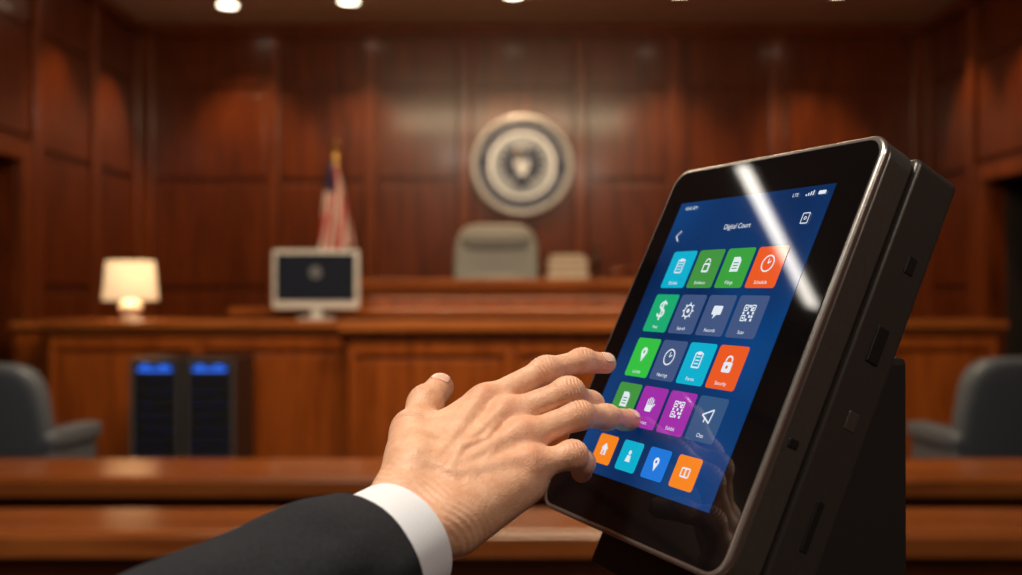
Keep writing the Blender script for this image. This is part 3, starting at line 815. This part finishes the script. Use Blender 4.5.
tube('shirt_cuff', [(Cc-fdir*.05, .0385, .0350), (Cc-fdir*.01, .0385, .0350), (Cc+fdir*.018, .0380, .0345)], SHIRT, 10, .0004, .0012)

# ------------------------------------------------------------------ lights
def area(name, loc, size, e, col, rot=(0, 0, 0), sy=None):
    l = bpy.data.lights.new(name, 'AREA'); l.energy = e; l.color = col; l.size = size
    if sy: l.shape = 'RECTANGLE'; l.size_y = sy
    o = bpy.data.objects.new(name, l); COL.objects.link(o); o.location = loc; o.rotation_euler = rot; return o
def spot(name, loc, e, col, ang=80, rot=(0, 0, 0), blend=.8, rad=.10):
    l = bpy.data.lights.new(name, 'SPOT'); l.energy = e; l.color = col; l.spot_size = math.radians(ang); l.spot_blend = blend; l.shadow_soft_size = rad
    o = bpy.data.objects.new(name, l); COL.objects.link(o); o.location = loc; o.rotation_euler = rot; return o
WARM = (1, .66, .36)
DE = emis('downlight_emission', (1, .85, .62), 9, .5)
for k, (x, y) in enumerate(((-2.62, 9.25), (-1.48, 9.12), (.02, 8.93), (1.5, 8.86), (2.9, 8.86))):
    b = MB(); b.lathe([(.001,-.010),(.085,-.010),(.085,0),(.001,0)], DE, T(x, y, ZC-.001), 28)
    b.lathe([(.085,-.008),(.115,-.008),(.115,0),(.085,0)], WHITEP, T(x, y, ZC-.001), 28, cap=False); b.build('recessed_downlight', None)
    spot('downlight_spot', (x, max(y, 9.1)+.1, ZC-.04), 150, WARM, 82, (math.radians(14), 0, 0))
spot('wall_washer', (-3.05, 9.15, ZC-.03), 150, (1, .62, .30), 62, (0, math.radians(17), 0), rad=.05)
spot('wall_washer', (-3.05, 8.1, ZC-.03), 110, (1, .62, .30), 62, (0, math.radians(17), 0), rad=.05)
spot('wall_washer', (3.50, 8.9, ZC-.03), 110, (1, .62, .30), 62, (0, math.radians(-17), 0), rad=.05)
spot('wall_washer', (3.50, 7.9, ZC-.03), 150, (1, .62, .30), 62, (0, math.radians(-17), 0), rad=.05)
area('added_area_light', (0, 5.0, ZC-.03), 3.5, 330, (1, .74, .46), (math.radians(20), 0, 0), 1.0)  # unseen area light without a fixture, added to brighten the desk fronts
area('added_area_light', (-1.1, .3, ZC-.03), .6, 125, (1, .88, .74))  # added key light for the hand, no fixture modelled
area('added_area_light', (1.5, -1.6, ZC-.03), 1.0, 95, (1, .86, .70), (math.radians(20), 0, 0))  # unseen fill behind the camera, added to lighten the kiosk's right side
# linear ceiling fixture reflected in the glass
p0, p1 = Vector((-2.50, 3.52, ZC)), Vector((-3.34, 3.27, ZC)); mid = (p0+p1)/2; ang = math.degrees(math.atan2((p1-p0).y, (p1-p0).x))
Ml_ = T(mid.x, mid.y, ZC) @ Rz(ang); root = empty('linear_ceiling_light', T(mid.x, mid.y, ZC))
b = MB(); b.box(-.49, .49, -.06, .06, -.03, 0, WHITEP, Ml_); b.build('housing', root, bevel=.004)
b = MB(); b.box(-.47, .47, -.045, .045, -.034, -.0305, emis('tube_emission', (1, .93, .82), 15, .5), Ml_); b.build('diffuser', root)
l = bpy.data.lights.new('lamp_bulb', 'POINT'); l.energy = 9; l.color = (1, .66, .36); l.shadow_soft_size = .04
o = bpy.data.objects.new('lamp_bulb', l); COL.objects.link(o); o.location = (lx, ly, lz+.28)

w = bpy.data.worlds.new('world'); scene.world = w; w.use_nodes = True
w.node_tree.nodes['Background'].inputs[0].default_value = (1, .8, .6, 1); w.node_tree.nodes['Background'].inputs[1].default_value = .05

cam = bpy.data.cameras.new('camera'); cam.lens = 35.22; cam.sensor_width = 36; cam.clip_start = .02
cam.dof.use_dof = True; cam.dof.focus_distance = .67; cam.dof.aperture_fstop = 4.2
co_ = bpy.data.objects.new('camera', cam); COL.objects.link(co_); co_.location = (0, 0, 1.5); co_.rotation_euler = (math.radians(90), 0, 0)
scene.camera = co_
